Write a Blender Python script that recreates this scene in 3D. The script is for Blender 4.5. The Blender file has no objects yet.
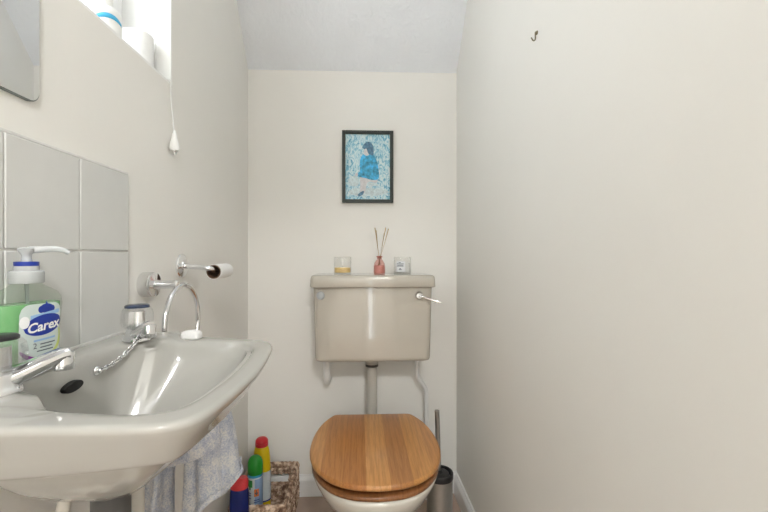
import bpy, bmesh, math, random
from mathutils import Vector, Matrix, noise
random.seed(7)
PI = math.pi
C = bpy.context.scene.collection
V = Vector

# ------------------------------------------------------------------ materials
def mat(name, base=(.8, .8, .8), rough=.5, metal=0.0, spec=.5, trans=0.0, ior=1.45, emit=None, es=0.0, coat=0.0, sss=0.0):
    m = bpy.data.materials.new(name); m.use_nodes = True
    b = m.node_tree.nodes['Principled BSDF']
    b.inputs['Base Color'].default_value = (*base, 1)
    b.inputs['Roughness'].default_value = rough
    b.inputs['Metallic'].default_value = metal
    b.inputs['Specular IOR Level'].default_value = spec
    b.inputs['Transmission Weight'].default_value = trans
    b.inputs['IOR'].default_value = ior
    b.inputs['Coat Weight'].default_value = coat
    if sss:
        b.inputs['Subsurface Weight'].default_value = sss
        b.inputs['Subsurface Radius'].default_value = (.01, .01, .01)
    if emit:
        b.inputs['Emission Color'].default_value = (*emit, 1)
        b.inputs['Emission Strength'].default_value = es
    return m

def N(m, kind): return m.node_tree.nodes.new(kind)
def L(m, a, b): m.node_tree.links.new(a, b)
def BS(m): return m.node_tree.nodes['Principled BSDF']

def coords(m, scale=(1, 1, 1)):
    t = N(m, 'ShaderNodeTexCoord'); mp = N(m, 'ShaderNodeMapping')
    mp.inputs['Scale'].default_value = scale
    L(m, t.outputs['Object'], mp.inputs['Vector'])
    return mp.outputs['Vector']

def noise_tex(m, vec, scale, detail=4, rough=.5):
    n = N(m, 'ShaderNodeTexNoise'); n.inputs['Scale'].default_value = scale
    n.inputs['Detail'].default_value = detail; n.inputs['Roughness'].default_value = rough
    L(m, vec, n.inputs['Vector']); return n

def ramp(m, fac, stops, interp='LINEAR'):
    r = N(m, 'ShaderNodeValToRGB'); r.color_ramp.interpolation = interp
    e = r.color_ramp.elements
    while len(e) < len(stops): e.new(.5)
    for k, (p, c) in enumerate(stops):
        e[k].position = p; e[k].color = (*c, 1)
    L(m, fac, r.inputs['Fac']); return r

def bump(m, h, strength, dist):
    b = N(m, 'ShaderNodeBump'); b.inputs['Strength'].default_value = strength
    b.inputs['Distance'].default_value = dist
    L(m, h, b.inputs['Height']); L(m, b.outputs['Normal'], BS(m).inputs['Normal']); return b

def mul(c, k): return tuple(min(1, v * k) for v in c)

def noisy(name, base, rough=.5, scale=20, var=.06, bstr=0, bdist=.001, bscale=None, **kw):
    m = mat(name, base, rough, **kw)
    v = coords(m)
    n = noise_tex(m, v, scale)
    r = ramp(m, n.outputs['Fac'], [(.3, mul(base, 1 - var)), (.7, mul(base, 1 + var))])
    L(m, r.outputs['Color'], BS(m).inputs['Base Color'])
    if bstr:
        n2 = noise_tex(m, v, bscale or scale * 6, 6)
        bump(m, n2.outputs['Fac'], bstr, bdist)
    return m

def clear(name, tint=(1, 1, 1), gloss_rough=.03, ior=1.45):
    # thin clear sheet: passes light straight through, reflects by fresnel
    m = bpy.data.materials.new(name); m.use_nodes = True
    nt = m.node_tree; nt.nodes.remove(nt.nodes['Principled BSDF'])
    out = nt.nodes['Material Output']
    t = nt.nodes.new('ShaderNodeBsdfTransparent'); t.inputs['Color'].default_value = (*tint, 1)
    g = nt.nodes.new('ShaderNodeBsdfGlossy'); g.inputs['Roughness'].default_value = gloss_rough
    f0 = ((ior - 1) / (ior + 1)) ** 2
    lw = nt.nodes.new('ShaderNodeLayerWeight'); lw.inputs['Blend'].default_value = .5
    pw = nt.nodes.new('ShaderNodeMath'); pw.operation = 'POWER'; pw.inputs[1].default_value = 4
    nt.links.new(lw.outputs['Facing'], pw.inputs[0])
    f = nt.nodes.new('ShaderNodeMath'); f.operation = 'MULTIPLY_ADD'; f.inputs[1].default_value = .6; f.inputs[2].default_value = f0
    nt.links.new(pw.outputs[0], f.inputs[0])
    x = nt.nodes.new('ShaderNodeMixShader')
    nt.links.new(f.outputs[0], x.inputs['Fac'])
    nt.links.new(t.outputs['BSDF'], x.inputs[1]); nt.links.new(g.outputs['BSDF'], x.inputs[2])
    nt.links.new(x.outputs['Shader'], out.inputs['Surface'])
    return m

M = {}
M['wall'] = noisy('cream_paint', (.84, .825, .783), .55, 3, .012, .12, .0015, 90)
M['ceil'] = noisy('artex_white', (.85, .875, .91), .8, 8, .015)
_v = coords(M['ceil'], (1, 1, 1)); _n = noise_tex(M['ceil'], _v, 60, 5, .6); bump(M['ceil'], _n.outputs['Fac'], .55, .006)
M['gloss'] = noisy('white_gloss_paint', (.86, .86, .85), .3, 8, .015)
M['upvc'] = mat('white_upvc', (.9, .9, .9), .3)
M['reveal'] = noisy('white_reveal_paint', (.90, .90, .88), .5, 6, .01)
M['tile'] = noisy('pale_grey_glaze', (.67, .67, .65), .2, 14, .02, .05, .001, 20)
M['grout'] = noisy('white_grout', (.72, .715, .69), .8, 60, .04)
M['ceramic'] = noisy('putty_ceramic', (.43, .422, .39), .11, 6, .012, coat=.3)
M['ceramic_tank'] = noisy('grey_beige_ceramic', (.50, .465, .40), .07, 6, .015, coat=.6)
_v = coords(M['ceramic_tank'], (1, 1, .5)); _n = noise_tex(M['ceramic_tank'], _v, 30, 2); bump(M['ceramic_tank'], _n.outputs['Fac'], .16, .003)
M['pan'] = noisy('cream_white_ceramic', (.72, .70, .63), .12, 6, .012, coat=.3)
M['chrome'] = mat('chrome', (.82, .83, .85), .09, 1.0)
M['satin_chrome'] = mat('satin_chrome', (.70, .70, .70), .22, 1.0)
M['steel'] = noisy('brushed_steel', (.42, .41, .39), .36, 40, .05, metal=1.0)
M['darkplastic'] = mat('black_plastic', (.02, .02, .022), .35)
M['dark'] = mat('dark_void', (.008, .008, .008), .8)
M['navycap'] = mat('navy_cap', (.03, .045, .09), .25)
M['acrylic'] = clear('clear_acrylic', (.97, .975, .98), .04, 2.8)
M['greyplastic'] = mat('grey_plastic', (.09, .09, .088), .35)
M['white'] = mat('white_plastic', (.82, .82, .80), .35)
M['pipewhite'] = mat('cream_pipe_plastic', (.72, .70, .64), .3)
M['flushpipe'] = mat('grey_pipe_plastic', (.52, .50, .45), .28)
M['mirror'] = mat('mirror_silver', (.86, .87, .87), .01, 1.0)
M['mirroredge'] = mat('mirror_edge', (.25, .28, .27), .2)
M['glass'] = clear('window_glass', (.98, .99, .99))
M['jar'] = clear('candle_glass', (.985, .985, .98), .04, 1.5)
M['pinkglass'] = clear('pink_glass', (.90, .70, .67), .05, 1.5)
M['pinkliq'] = mat('pink_oil', (.72, .47, .43), .25)
M['wax_y'] = noisy('yellow_wax', (.80, .57, .22), .5, 60, .1)
M['wax_w'] = noisy('pale_wax', (.70, .71, .70), .5, 60, .05)
M['reed'] = noisy('reed', (.62, .44, .22), .7, 200, .15)
M['ink'] = mat('grey_ink', (.10, .12, .15), .6)
M['paperlabel'] = mat('paper_label', (.74, .76, .78), .6)
M['soap'] = noisy('white_soap', (.84, .84, .83), .4, 40, .03)
M['bottleclear'] = clear('clear_bottle_plastic', (.925, .955, .925), .08, 1.4)
M['greensoap'] = mat('green_soap', (.20, .46, .20), .2)
M['pump'] = mat('translucent_pump', (.70, .73, .74), .25, trans=.35)
M['blue'] = mat('royal_blue', (.015, .04, .30), .35)
M['labelpale'] = mat('pale_label', (.60, .68, .65), .35)
M['labelcyan'] = mat('light_blue_print', (.30, .48, .72), .4)
M['purple'] = mat('purple_print', (.30, .06, .38), .4)
M['yellowgreen'] = mat('yellow_green_print', (.62, .70, .20), .4)
M['labelwhite'] = mat('label_white', (.88, .88, .88), .4)
M['roll'] = noisy('tissue_paper', (.88, .88, .87), .9, 60, .02, .2, .001, 200)
M['core'] = noisy('brown_card', (.20, .12, .075), .8, 50, .1)
M['hookmetal'] = mat('dark_brass', (.20, .17, .12), .35, 1.0)
M['frame'] = noisy('dark_green_black_wood', (.022, .030, .026), .4, 60, .1)
M['yellow'] = mat('yellow_bottle', (.80, .58, .01), .3)
M['red'] = mat('red_cap', (.58, .02, .03), .35)
M['coral'] = mat('coral_cap', (.70, .05, .06), .4)
M['green'] = mat('green_cap', (.02, .30, .03), .3)
M['canwhite'] = mat('can_label', (.72, .77, .80), .3)
M['canblue'] = mat('can_blue_print', (.30, .45, .68), .3)
M['orange'] = mat('orange_square', (.80, .22, .05), .4)
M['leafgreen'] = mat('leaf_green_print', (.05, .35, .08), .4)
M['navy'] = mat('navy_bottle', (.006, .018, .15), .22)
M['skyblue'] = mat('sky_blue_band', (.06, .42, .68), .35)
M['fillglass'] = mat('fill_light_diffuser', (.9, .9, .88), .3, emit=(1, .995, .975), es=5.5)  # glow of the added bathroom fill light
M['hallfill'] = mat('hall_fill_diffuser', (.9, .9, .88), .3, emit=(1, .995, .975), es=150)  # strong glow of the added hallway fill light
M['grip'] = mat('fill_light_base_white', (.85, .85, .83), .4)

# floor: brown vinyl planks
m = noisy('brown_vinyl', (.46, .345, .275), .4, 9, .10)
M['floor'] = m
# towel
m = mat('blue_white_terry', (.7, .72, .75), .95); M['towel'] = m
v = coords(m); n1 = noise_tex(m, v, 34, 3); n2 = noise_tex(m, v, 260, 3, .7)
mx = N(m, 'ShaderNodeMath'); mx.operation = 'MULTIPLY_ADD'; mx.inputs[1].default_value = .75; L(m, n2.outputs['Fac'], mx.inputs[0])
m2 = N(m, 'ShaderNodeMath'); m2.operation = 'MULTIPLY_ADD'; m2.inputs[1].default_value = .5; m2.inputs[2].default_value = -.13
L(m, n1.outputs['Fac'], m2.inputs[0]); L(m, m2.outputs[0], mx.inputs[2])
r = ramp(m, mx.outputs[0], [(.22, (.33, .38, .52)), (.44, (.60, .64, .74)), (.60, (.86, .86, .86))])
L(m, r.outputs['Color'], BS(m).inputs['Base Color']); bump(m, n2.outputs['Fac'], .9, .004)
# wicker
m = mat('water_hyacinth', (.3, .2, .12), .75); M['wicker'] = m
v = coords(m); n1 = noise_tex(m, v, 45, 2, .5)
r = ramp(m, n1.outputs['Fac'], [(.36, (.17, .095, .062)), (.5, (.42, .28, .19)), (.62, (.76, .60, .46))])
L(m, r.outputs['Color'], BS(m).inputs['Base Color']); bump(m, n1.outputs['Fac'], .4, .002)
# oak in glued staves
def oak(name, tones, x0, width, k=1.0):
    m = mat(name, (.5, .25, .1), .33); M[name] = m
    m.node_tree.nodes['Principled BSDF'].inputs['Coat Weight'].default_value = .15
    t = N(m, 'ShaderNodeTexCoord'); s = N(m, 'ShaderNodeSeparateXYZ'); L(m, t.outputs['Object'], s.inputs[0])
    d = N(m, 'ShaderNodeMath'); d.operation = 'MULTIPLY_ADD'; d.inputs[1].default_value = 1 / (width * len(tones)); d.inputs[2].default_value = -x0 / (width * len(tones))
    L(m, s.outputs['X'], d.inputs[0])
    rs = ramp(m, d.outputs[0], [(i / len(tones), mul(c, k)) for i, c in enumerate(tones)], 'CONSTANT')
    # shift the grain per stave
    fl = N(m, 'ShaderNodeMath'); fl.operation = 'MULTIPLY'; fl.inputs[1].default_value = len(tones); L(m, d.outputs[0], fl.inputs[0])
    f2 = N(m, 'ShaderNodeMath'); f2.operation = 'FLOOR'; L(m, fl.outputs[0], f2.inputs[0])
    cb = N(m, 'ShaderNodeCombineXYZ'); L(m, f2.outputs[0], cb.inputs['Y']); L(m, f2.outputs[0], cb.inputs['Z'])
    ad = N(m, 'ShaderNodeVectorMath'); ad.operation = 'ADD'; L(m, t.outputs['Object'], ad.inputs[0]); L(m, cb.outputs[0], ad.inputs[1])
    mp = N(m, 'ShaderNodeMapping'); mp.inputs['Scale'].default_value = (20, 2.2, 20); L(m, ad.outputs[0], mp.inputs['Vector'])
    w = N(m, 'ShaderNodeTexWave'); w.inputs['Scale'].default_value = .9; w.inputs['Distortion'].default_value = 11
    w.inputs['Detail'].default_value = 3; w.inputs['Detail Scale'].default_value = .8; L(m, mp.outputs[0], w.inputs['Vector'])
    mp2 = N(m, 'ShaderNodeMapping'); mp2.inputs['Scale'].default_value = (420, 16, 420); L(m, ad.outputs[0], mp2.inputs['Vector'])
    nf = noise_tex(m, mp2.outputs[0], 1.0, 3)
    rg = ramp(m, w.outputs['Fac'], [(.0, (.78, .74, .70)), (.5, (1, 1, 1)), (1, (1.0, .97, .93))])
    rf = ramp(m, nf.outputs['Fac'], [(.35, (.78, .74, .70)), (.55, (1, 1, 1))])
    x = N(m, 'ShaderNodeMix'); x.data_type = 'RGBA'; x.blend_type = 'MULTIPLY'; x.inputs[0].default_value = .55
    L(m, rs.outputs['Color'], x.inputs[6]); L(m, rg.outputs['Color'], x.inputs[7])
    y = N(m, 'ShaderNodeMix'); y.data_type = 'RGBA'; y.blend_type = 'MULTIPLY'; y.inputs[0].default_value = .8
    L(m, x.outputs[2], y.inputs[6]); L(m, rf.outputs['Color'], y.inputs[7])
    L(m, y.outputs[2], BS(m).inputs['Base Color'])
oak('oak_lid', [(.56, .27, .085), (.47, .205, .062), (.44, .185, .055), (.58, .29, .10), (.42, .19, .065), (.54, .26, .08), (.50, .23, .07)], -.215, .0615)
oak('oak_seat', [(.34, .145, .05), (.30, .125, .042), (.35, .15, .055), (.29, .12, .04)], -.21, .105, .8)
# painted print: brushy blues
m = mat('blue_painting', (.4, .6, .8), .5); M['paint'] = m
v = coords(m, (1, 1, .6)); n1 = noise_tex(m, v, 55, 4, .65); n1.inputs['Distortion'].default_value = 2.2
r = ramp(m, n1.outputs['Fac'], [(.30, (.05, .22, .38)), (.41, (.16, .46, .62)), (.48, (.42, .68, .77)), (.57, (.70, .82, .84))])
L(m, r.outputs['Color'], BS(m).inputs['Base Color'])
M['p_coat'] = noisy('painted_coat', (.06, .38, .62), .5, 70, .6)
M['p_hair'] = noisy('painted_hair', (.10, .22, .34), .5, 110, .4)
M['p_skin'] = noisy('painted_skin', (.66, .66, .68), .5, 110, .12)
M['p_pale'] = noisy('painted_pale', (.62, .74, .77), .5, 110, .2)

# ------------------------------------------------------------------ mesh helpers
ROOT = {}
def prop(o, label=None, cat=None, group=None, kind=None):
    if label: o['label'] = label
    if cat: o['category'] = cat
    if group: o['group'] = group
    if kind: o['kind'] = kind
    return o

def thing(name, loc, label, cat, group=None):
    o = bpy.data.objects.new(name, None); C.objects.link(o); o.location = loc
    o.empty_display_size = .05; ROOT[o.name] = V(loc)
    return prop(o, label, cat, group)

def root_off(p):
    while p.parent: p = p.parent
    return ROOT.get(p.name, V((0, 0, 0)))

def obj(name, bm, m, parent=None, smooth=None, mods=None, base=None):
    """one mesh object; bm is in room coordinates. base = where a one-mesh thing stands"""
    bmesh.ops.recalc_face_normals(bm, faces=bm.faces[:])
    me = bpy.data.meshes.new(name)
    off = root_off(parent) if parent else V(base) if base else V((0, 0, 0))
    bmesh.ops.translate(bm, verts=bm.verts[:], vec=-off)
    if smooth is not None:
        for e in bm.edges:
            if len(e.link_faces) == 2:
                e.smooth = e.calc_face_angle(0) < math.radians(smooth)
        for f in bm.faces: f.smooth = True
    bm.to_mesh(me); bm.free()
    for mm in (m if isinstance(m, (list, tuple)) else [m]): me.materials.append(mm)
    o = bpy.data.objects.new(name, me); C.objects.link(o)
    if parent: o.parent = parent
    elif base: o.location = base; ROOT[o.name] = V(base)
    for f in (mods or []): f(o)
    return o

def bevel(w, seg=3, ang=30):
    def f(o):
        b = o.modifiers.new('bevel', 'BEVEL'); b.width = w; b.segments = seg; b.limit_method = 'ANGLE'; b.angle_limit = math.radians(ang)
    return f
def subsurf(n=2):
    def f(o):
        s = o.modifiers.new('sub', 'SUBSURF'); s.levels = n; s.render_levels = n
    return f
def solidify(t, off=0):
    def f(o):
        s = o.modifiers.new('solid', 'SOLIDIFY'); s.thickness = t; s.offset = off
    return f

def B(): return bmesh.new()
def box(bm, x0, x1, y0, y1, z0, z1, mi=0):
    vs = [bm.verts.new((x, y, z)) for x in (x0, x1) for y in (y0, y1) for z in (z0, z1)]
    for q in ((0, 1, 3, 2), (4, 6, 7, 5), (0, 4, 5, 1), (2, 3, 7, 6), (0, 2, 6, 4), (1, 5, 7, 3)):
        bm.faces.new([vs[i] for i in q]).material_index = mi
    return vs
def quad(bm, *p, mi=0):
    f = bm.faces.new([bm.verts.new(q) for q in p]); f.material_index = mi; return f
def loft(bm, rings, c0=True, c1=True, closed=True, mi=0):
    R = [[bm.verts.new(p) for p in r] for r in rings]
    n = len(R[0])
    for a, b in zip(R, R[1:]):
        for i in range(n if closed else n - 1):
            j = (i + 1) % n
            bm.faces.new((a[i], a[j], b[j], b[i])).material_index = mi
    if c0 and closed: bm.faces.new(R[0][::-1]).material_index = mi
    if c1 and closed: bm.faces.new(R[-1]).material_index = mi
    return R
def frame_of(d):
    d = V(d).normalized()
    u = V((0, 0, 1)) if abs(d.z) < .9 else V((1, 0, 0))
    a = d.cross(u).normalized(); b = a.cross(d).normalized()
    return a, b, d
def lathe(bm, prof, o=(0, 0, 0), d=(0, 0, 1), seg=32, c0=True, c1=True, mi=0, flute=None):
    """prof: (radius, height) pairs along axis d from point o"""
    a, b, d = frame_of(d); o = V(o); rings = []
    for r, h in prof:
        ring = []
        for i in range(seg):
            t = 2 * PI * i / seg
            rr = max(r, 1e-5)
            if flute: rr *= 1 + flute[1] * math.cos(flute[0] * t)
            ring.append(o + d * h + a * math.cos(t) * rr + b * math.sin(t) * rr)
        rings.append(ring)
    loft(bm, rings, c0, c1, True, mi)
def smoothpath(pts, n=8, closed=False):
    pts = [V(p) for p in pts]; out = []
    m_ = len(pts)
    for i in range(m_ if closed else m_ - 1):
        if closed: p0, p1, p2, p3 = (pts[(i + k) % m_] for k in (-1, 0, 1, 2))
        else: p0, p1, p2, p3 = pts[max(i - 1, 0)], pts[i], pts[i + 1], pts[min(i + 2, m_ - 1)]
        for k in range(n):
            t = k / n
            out.append(.5 * ((2 * p1) + (p2 - p0) * t + (2 * p0 - 5 * p1 + 4 * p2 - p3) * t * t + (3 * p1 - p0 - 3 * p2 + p3) * t ** 3))
    if not closed: out.append(pts[-1])
    return out
def tube(bm, pts, r, seg=12, caps=True, closed=False, mi=0, flat=1.0):
    pts = [V(p) for p in pts]; n = len(pts)
    rad = r if callable(r) else (lambda t: r)
    rings = []; prev = None
    for i, p in enumerate(pts):
        if closed: d = pts[(i + 1) % n] - pts[i - 1]
        else: d = pts[min(i + 1, n - 1)] - pts[max(i - 1, 0)]
        d.normalize()
        if prev is None: a, b, _ = frame_of(d)
        else:
            a = (prev - d * prev.dot(d)).normalized(); b = d.cross(a)
        prev = a
        rr = rad(i / max(n - 1, 1))
        rings.append([p + a * math.cos(2 * PI * k / seg) * rr + b * math.sin(2 * PI * k / seg) * rr * flat for k in range(seg)])
    if closed: rings.append(rings[0]); R = loft(bm, rings, False, False, True, mi); bmesh.ops.remove_doubles(bm, verts=bm.verts[:], dist=1e-6)
    else: loft(bm, rings, caps, caps, True, mi)
SPH = {}
def ball(bm, c, r, seg=12, sc=(1, 1, 1), rot=None, mi=0):
    if seg not in SPH:
        t_ = bmesh.new(); bmesh.ops.create_uvsphere(t_, u_segments=seg, v_segments=max(6, seg // 2), radius=1)
        t_.verts.index_update(); SPH[seg] = ([v_.co.copy() for v_ in t_.verts], [[v_.index for v_ in f.verts] for f in t_.faces]); t_.free()
    mt = Matrix.Translation(c) @ (rot.to_4x4() if rot else Matrix.Identity(4)) @ Matrix.Diagonal((*[r * s for s in sc], 1))
    vs = [bm.verts.new(mt @ q_) for q_ in SPH[seg][0]]
    for f in SPH[seg][1]: bm.faces.new([vs[k] for k in f]).material_index = mi
def resample(pts, n):
    pts = [V(p) for p in pts]; pts.append(pts[0]); ls = [0]
    for a, b in zip(pts, pts[1:]): ls.append(ls[-1] + (b - a).length)
    out = []; j = 0
    for i in range(n):
        s = ls[-1] * i / n
        while ls[j + 1] < s: j += 1
        t = (s - ls[j]) / max(ls[j + 1] - ls[j], 1e-9)
        out.append(pts[j].lerp(pts[j + 1], t))
    return out
def rrect(cx, cy, hx, hy, r, k=6):
    out = []
    for sx, sy, a0 in ((1, 1, 0), (-1, 1, PI / 2), (-1, -1, PI), (1, -1, 1.5 * PI)):
        for i in range(k + 1):
            a = a0 + PI / 2 * i / k
            out.append((cx + sx * (hx - r) + r * math.cos(a), cy + sy * (hy - r) + r * math.sin(a)))
    return out
def text_mesh(body, size, shear=0.0, bold=0.0):
    cu = bpy.data.curves.new('txt', 'FONT'); cu.body = body; cu.size = size; cu.align_x = 'CENTER'; cu.align_y = 'CENTER'
    cu.shear = shear; cu.offset = bold; cu.resolution_u = 3
    o = bpy.data.objects.new('txt', cu); C.objects.link(o)
    dg = bpy.context.evaluated_depsgraph_get()
    me = bpy.data.meshes.new_from_object(o.evaluated_get(dg))
    bm = bmesh.new(); bm.from_mesh(me)
    bpy.data.objects.remove(o); bpy.data.meshes.remove(me); bpy.data.curves.remove(cu)
    return bm

# ------------------------------------------------------------------ the room
XL, XR, YB, YF = -.46, .413, 1.68, -.42
ZC = 2.35; YS = YB - (ZC - 1.77) / 1.18
TH = .16
WY0, WY1, WZ0, WZ1 = .40, 1.004, 1.416, 2.02      # window opening in the left wall
def struct(name, bm, m, **kw):
    return prop(obj(name, bm, m, **kw), kind='structure')

bm = B()
xo = XL - TH
box(bm, xo, XL, YF - .1, WY0, 0, ZC + .1); box(bm, xo, XL, WY1, YB + .1, 0, ZC + .1)
box(bm, xo, XL, WY0, WY1, 0, WZ0); box(bm, xo, XL, WY0, WY1, WZ1, ZC + .1)
struct('wall_left', bm, M['wall'])
bm = B(); box(bm, XR, XR + .1, YF - .1, YB + .1, 0, ZC + .1); struct('wall_right', bm, M['wall'])
bm = B(); box(bm, XL, XR, YB, YB + .1, 0, ZC + .1); struct('wall_back', bm, M['wall'])
# front wall with the doorway the photograph is taken through
bm = B(); DX0, DX1, DZ = -.36, .36, 2.0
box(bm, XL, DX0, YF - .1, YF, 0, ZC); box(bm, DX1, XR, YF - .1, YF, 0, ZC); box(bm, DX0, DX1, YF - .1, YF, DZ, ZC)
struct('wall_front', bm, M['wall'])
bm = B()
for a, b in ((DX0 - .06, DX0), (DX1, DX1 + .05)): box(bm, a, b, YF, YF + .015, 0, DZ + .06)
box(bm, DX0, DX1, YF, YF + .015, DZ, DZ + .06)
struct('trim_1', bm, M['gloss'], mods=[bevel(.004, 2)])
bm = B(); box(bm, XL - .3, XR + .3, -2.3, YB, -.05, 0); struct('floor', bm, M['floor'])
bm = B()
prof = [(YF - .1, ZC), (YS, ZC), (YB, 1.77), (YB, 1.9), (YS + .08, ZC + .1), (YF - .1, ZC + .1)]
loft(bm, [[(x, y, z) for y, z in prof] for x in (XL, XR)]); struct('ceiling', bm, M['ceil'])
# hallway beyond the doorway, with an unseen slit window added to streak the cistern
bm = B(); box(bm, XL - .4, XL - .3, -2.3, YF - .1, 0, ZC); struct('wall_hall_left', bm, M['wall'])
bm = B(); box(bm, XR + .3, XR + .4, -2.3, YF - .1, 0, ZC); struct('wall_hall_right', bm, M['wall'])
bm = B()
SX0, SX1, SZ0, SZ1 = .10, .165, .02, 1.25
box(bm, XL - .3, SX0, -2.4, -2.3, 0, ZC); box(bm, SX1, XR + .3, -2.4, -2.3, 0, ZC)
box(bm, SX0, SX1, -2.4, -2.3, 0, SZ0); box(bm, SX0, SX1, -2.4, -2.3, SZ1, ZC)
struct('wall_hall_end', bm, M['wall'])
bm = B(); box(bm, SX0, SX1, -2.36, -2.35, SZ0, SZ1); struct('streak_window', bm, M['glass'])  # added slit of sky, placed for the bright streak on the tank
bm = B(); box(bm, XL - .3, XR + .3, -2.3, YF - .1, ZC, ZC + .1); struct('ceiling_hall', bm, M['ceil'])

# skirting
def skirting(name, p0, p1, nrm):
    p0, p1, nrm = V(p0), V(p1), V(nrm)
    pr = [(0, 0), (.016, 0), (.016, .066), (.013, .074), (.008, .080), (.006, .086), (0, .086)]
    bm = B(); loft(bm, [[p + nrm * a + V((0, 0, z)) for a, z in pr] for p in (p0, p1)])
    struct(name, bm, M['gloss'])
skirting('baseboard_back', (XL, YB, 0), (XR, YB, 0), (0, -1, 0))
skirting('baseboard_right', (XR, YF, 0), (XR, YB - .016, 0), (-1, 0, 0))
skirting('baseboard_left', (XL, YF, 0), (XL, YB - .016, 0), (1, 0, 0))

# window in its recess
bm = B(); t_ = .006
for q in ((XL - .13, XL - .0005, WY0, WY1, WZ0, WZ0 + t_), (XL - .13, XL - .0005, WY0, WY1, WZ1 - t_, WZ1),
          (XL - .13, XL - .0005, WY0, WY0 + t_, WZ0 + t_, WZ1 - t_), (XL - .13, XL - .0005, WY1 - t_, WY1, WZ0 + t_, WZ1 - t_)):
    box(bm, *q)
struct('trim_2', bm, M['reveal'])
w1 = prop(bpy.data.objects.new('window_1', None), kind='structure'); C.objects.link(w1); w1.location = (XL - .14, .70, WZ0); ROOT['window_1'] = V(w1.location)
def fr(bm, x0, x1, y0, y1, z0, z1, w):
    box(bm, x0, x1, y0, y1, z0, z0 + w); box(bm, x0, x1, y0, y1, z1 - w, z1)
    box(bm, x0, x1, y0, y0 + w, z0 + w, z1 - w); box(bm, x0, x1, y1 - w, y1, z0 + w, z1 - w)
bm = B(); fr(bm, XL - TH, XL - .115, WY0 + t_, WY1 - t_, WZ0 + t_, WZ1 - t_, .045); obj('window_frame', bm, M['upvc'], w1, mods=[bevel(.004, 2)])
bm = B(); fr(bm, XL - TH + .005, XL - .108, WY0 + .052, WY1 - .052, WZ0 + .052, WZ1 - .052, .03); obj('sash', bm, M['upvc'], w1, mods=[bevel(.004, 2)])
bm = B(); box(bm, XL - TH + .02, XL - TH + .024, WY0 + .075, WY1 - .075, WZ0 + .075, WZ1 - .075); obj('pane', bm, M['glass'], w1)

# tiled splashback
bm = B()
ty = [.391, .530, .669, .808]; tz = [.8525, 1.007, 1.159]
box(bm, XL, XL + .0045, ty[0], ty[-1], tz[0], tz[-1], 0)
g = .0013
tiles = thing('tile_splashback', (XL, .6, .849), 'two rows of pale grey square tiles on the left wall behind the basin', 'splashback')
obj('grout_bed', bm, M['grout'], tiles)
bm = B()
for a, b in zip(ty, ty[1:]):
    for c, d in zip(tz, tz[1:]):
        box(bm, XL + .001, XL + .007, a + g, b - g, c + g, d - g)
obj('tiling', bm, M['tile'], tiles, mods=[bevel(.0018, 3)], smooth=40)
bm = B(); box(bm, XL, XL + .0055, ty[0], ty[-1] + .0005, tz[-1] - .001, tz[-1] + .0035)
obj('top_grout_line', bm, M['grout'], tiles, mods=[bevel(.001, 2)])

# ------------------------------------------------------------------ mirror
mr = thing('wall_mirror', (XL, .46, 1.215), 'frameless rounded-corner mirror on the left wall above the tiles', 'mirror')
def plate(bm, x0, x1, y0, y1, z0, z1, r):
    o = rrect((y0 + y1) / 2, (z0 + z1) / 2, (y1 - y0) / 2, (z1 - z0) / 2, r, 8)
    loft(bm, [[(x, y, z) for y, z in o] for x in (x0, x1)])
bm = B(); plate(bm, XL, XL + .0048, .20, .589, 1.213, 1.75, .018); obj('mirror_backing', bm, M['mirroredge'], mr)
bm = B(); plate(bm, XL + .0048, XL + .006, .2015, .5875, 1.2145, 1.7485, .017); obj('mirror_glass', bm, M['mirror'], mr)

# ------------------------------------------------------------------ washbasin
YC = .588
basin = thing('washbasin', (XL, YC, .70), 'putty coloured wall-hung washbasin with two chrome taps under the tiles', 'basin')
NB = 160
def outline(half):
    """half: (u from wall, v from centre line) from back middle to front middle -> full loop, smooth"""
    full = half + [(u, -v_) for u, v_ in half[::-1] if abs(v_) > 1e-6]
    return full
def dense(half, n=NB, k=8):
    h = smoothpath([(u, v_, 0) for u, v_ in half], k)
    hp = [(p.x, max(p.y, 0)) for p in h]
    # resample the half evenly
    ls = [0]
    for a, b in zip(hp, hp[1:]): ls.append(ls[-1] + math.hypot(b[0] - a[0], b[1] - a[1]))
    out = []; j = 0; hn = n // 2
    for i in range(hn + 1):
        s = ls[-1] * i / hn
        while j < len(ls) - 2 and ls[j + 1] < s: j += 1
        t = (s - ls[j]) / max(ls[j + 1] - ls[j], 1e-9)
        out.append((hp[j][0] + (hp[j + 1][0] - hp[j][0]) * t, hp[j][1] + (hp[j + 1][1] - hp[j][1]) * t))
    return out + [(u, -v_) for u, v_ in out[-2:0:-1]]
def lerp2(A, Bq, t): return [(a[0] + (b[0] - a[0]) * t, a[1] + (b[1] - a[1]) * t) for a, b in zip(A, Bq)]
OUT = dense([(0.002, 0), (.002, .10), (.002, .193), (.006, .206), (.03, .209), (.12, .209), (.20, .205), (.250, .199), (.277, .191), (.294, .174), (.303, .147), (.308, .11), (.313, .055), (.315, 0)])
INN = dense([(.050, 0), (.050, .06), (.052, .088), (.062, .110), (.084, .126), (.105, .137), (.122, .148), (.140, .158), (.17, .165), (.222, .168), (.255, .157), (.273, .128), (.281, .065), (.284, 0)])
BOT = dense([(.072, 0), (.072, .02), (.074, .035), (.08, .045), (.09, .05), (.10, .052), (.11, .053), (.12, .053), (.13, .052), (.14, .05), (.15, .045), (.158, .035), (.163, .018), (.165, 0)])
def ztop(u, v_):
    # ledge at the wall with tap platforms, then the slightly lower rim
    def ss(a, b, x):
        t = min(1, max(0, (x - a) / (b - a))); return t * t * (3 - 2 * t)
    return .851 - .010 * ss(.112, .130, u) - .006 * ss(.13, .32, u)
def P3(o, z): return [(XL + u, YC + v_, z(u, v_) if callable(z) else z) for u, v_ in o]
cen = (.17, 0)
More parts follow.
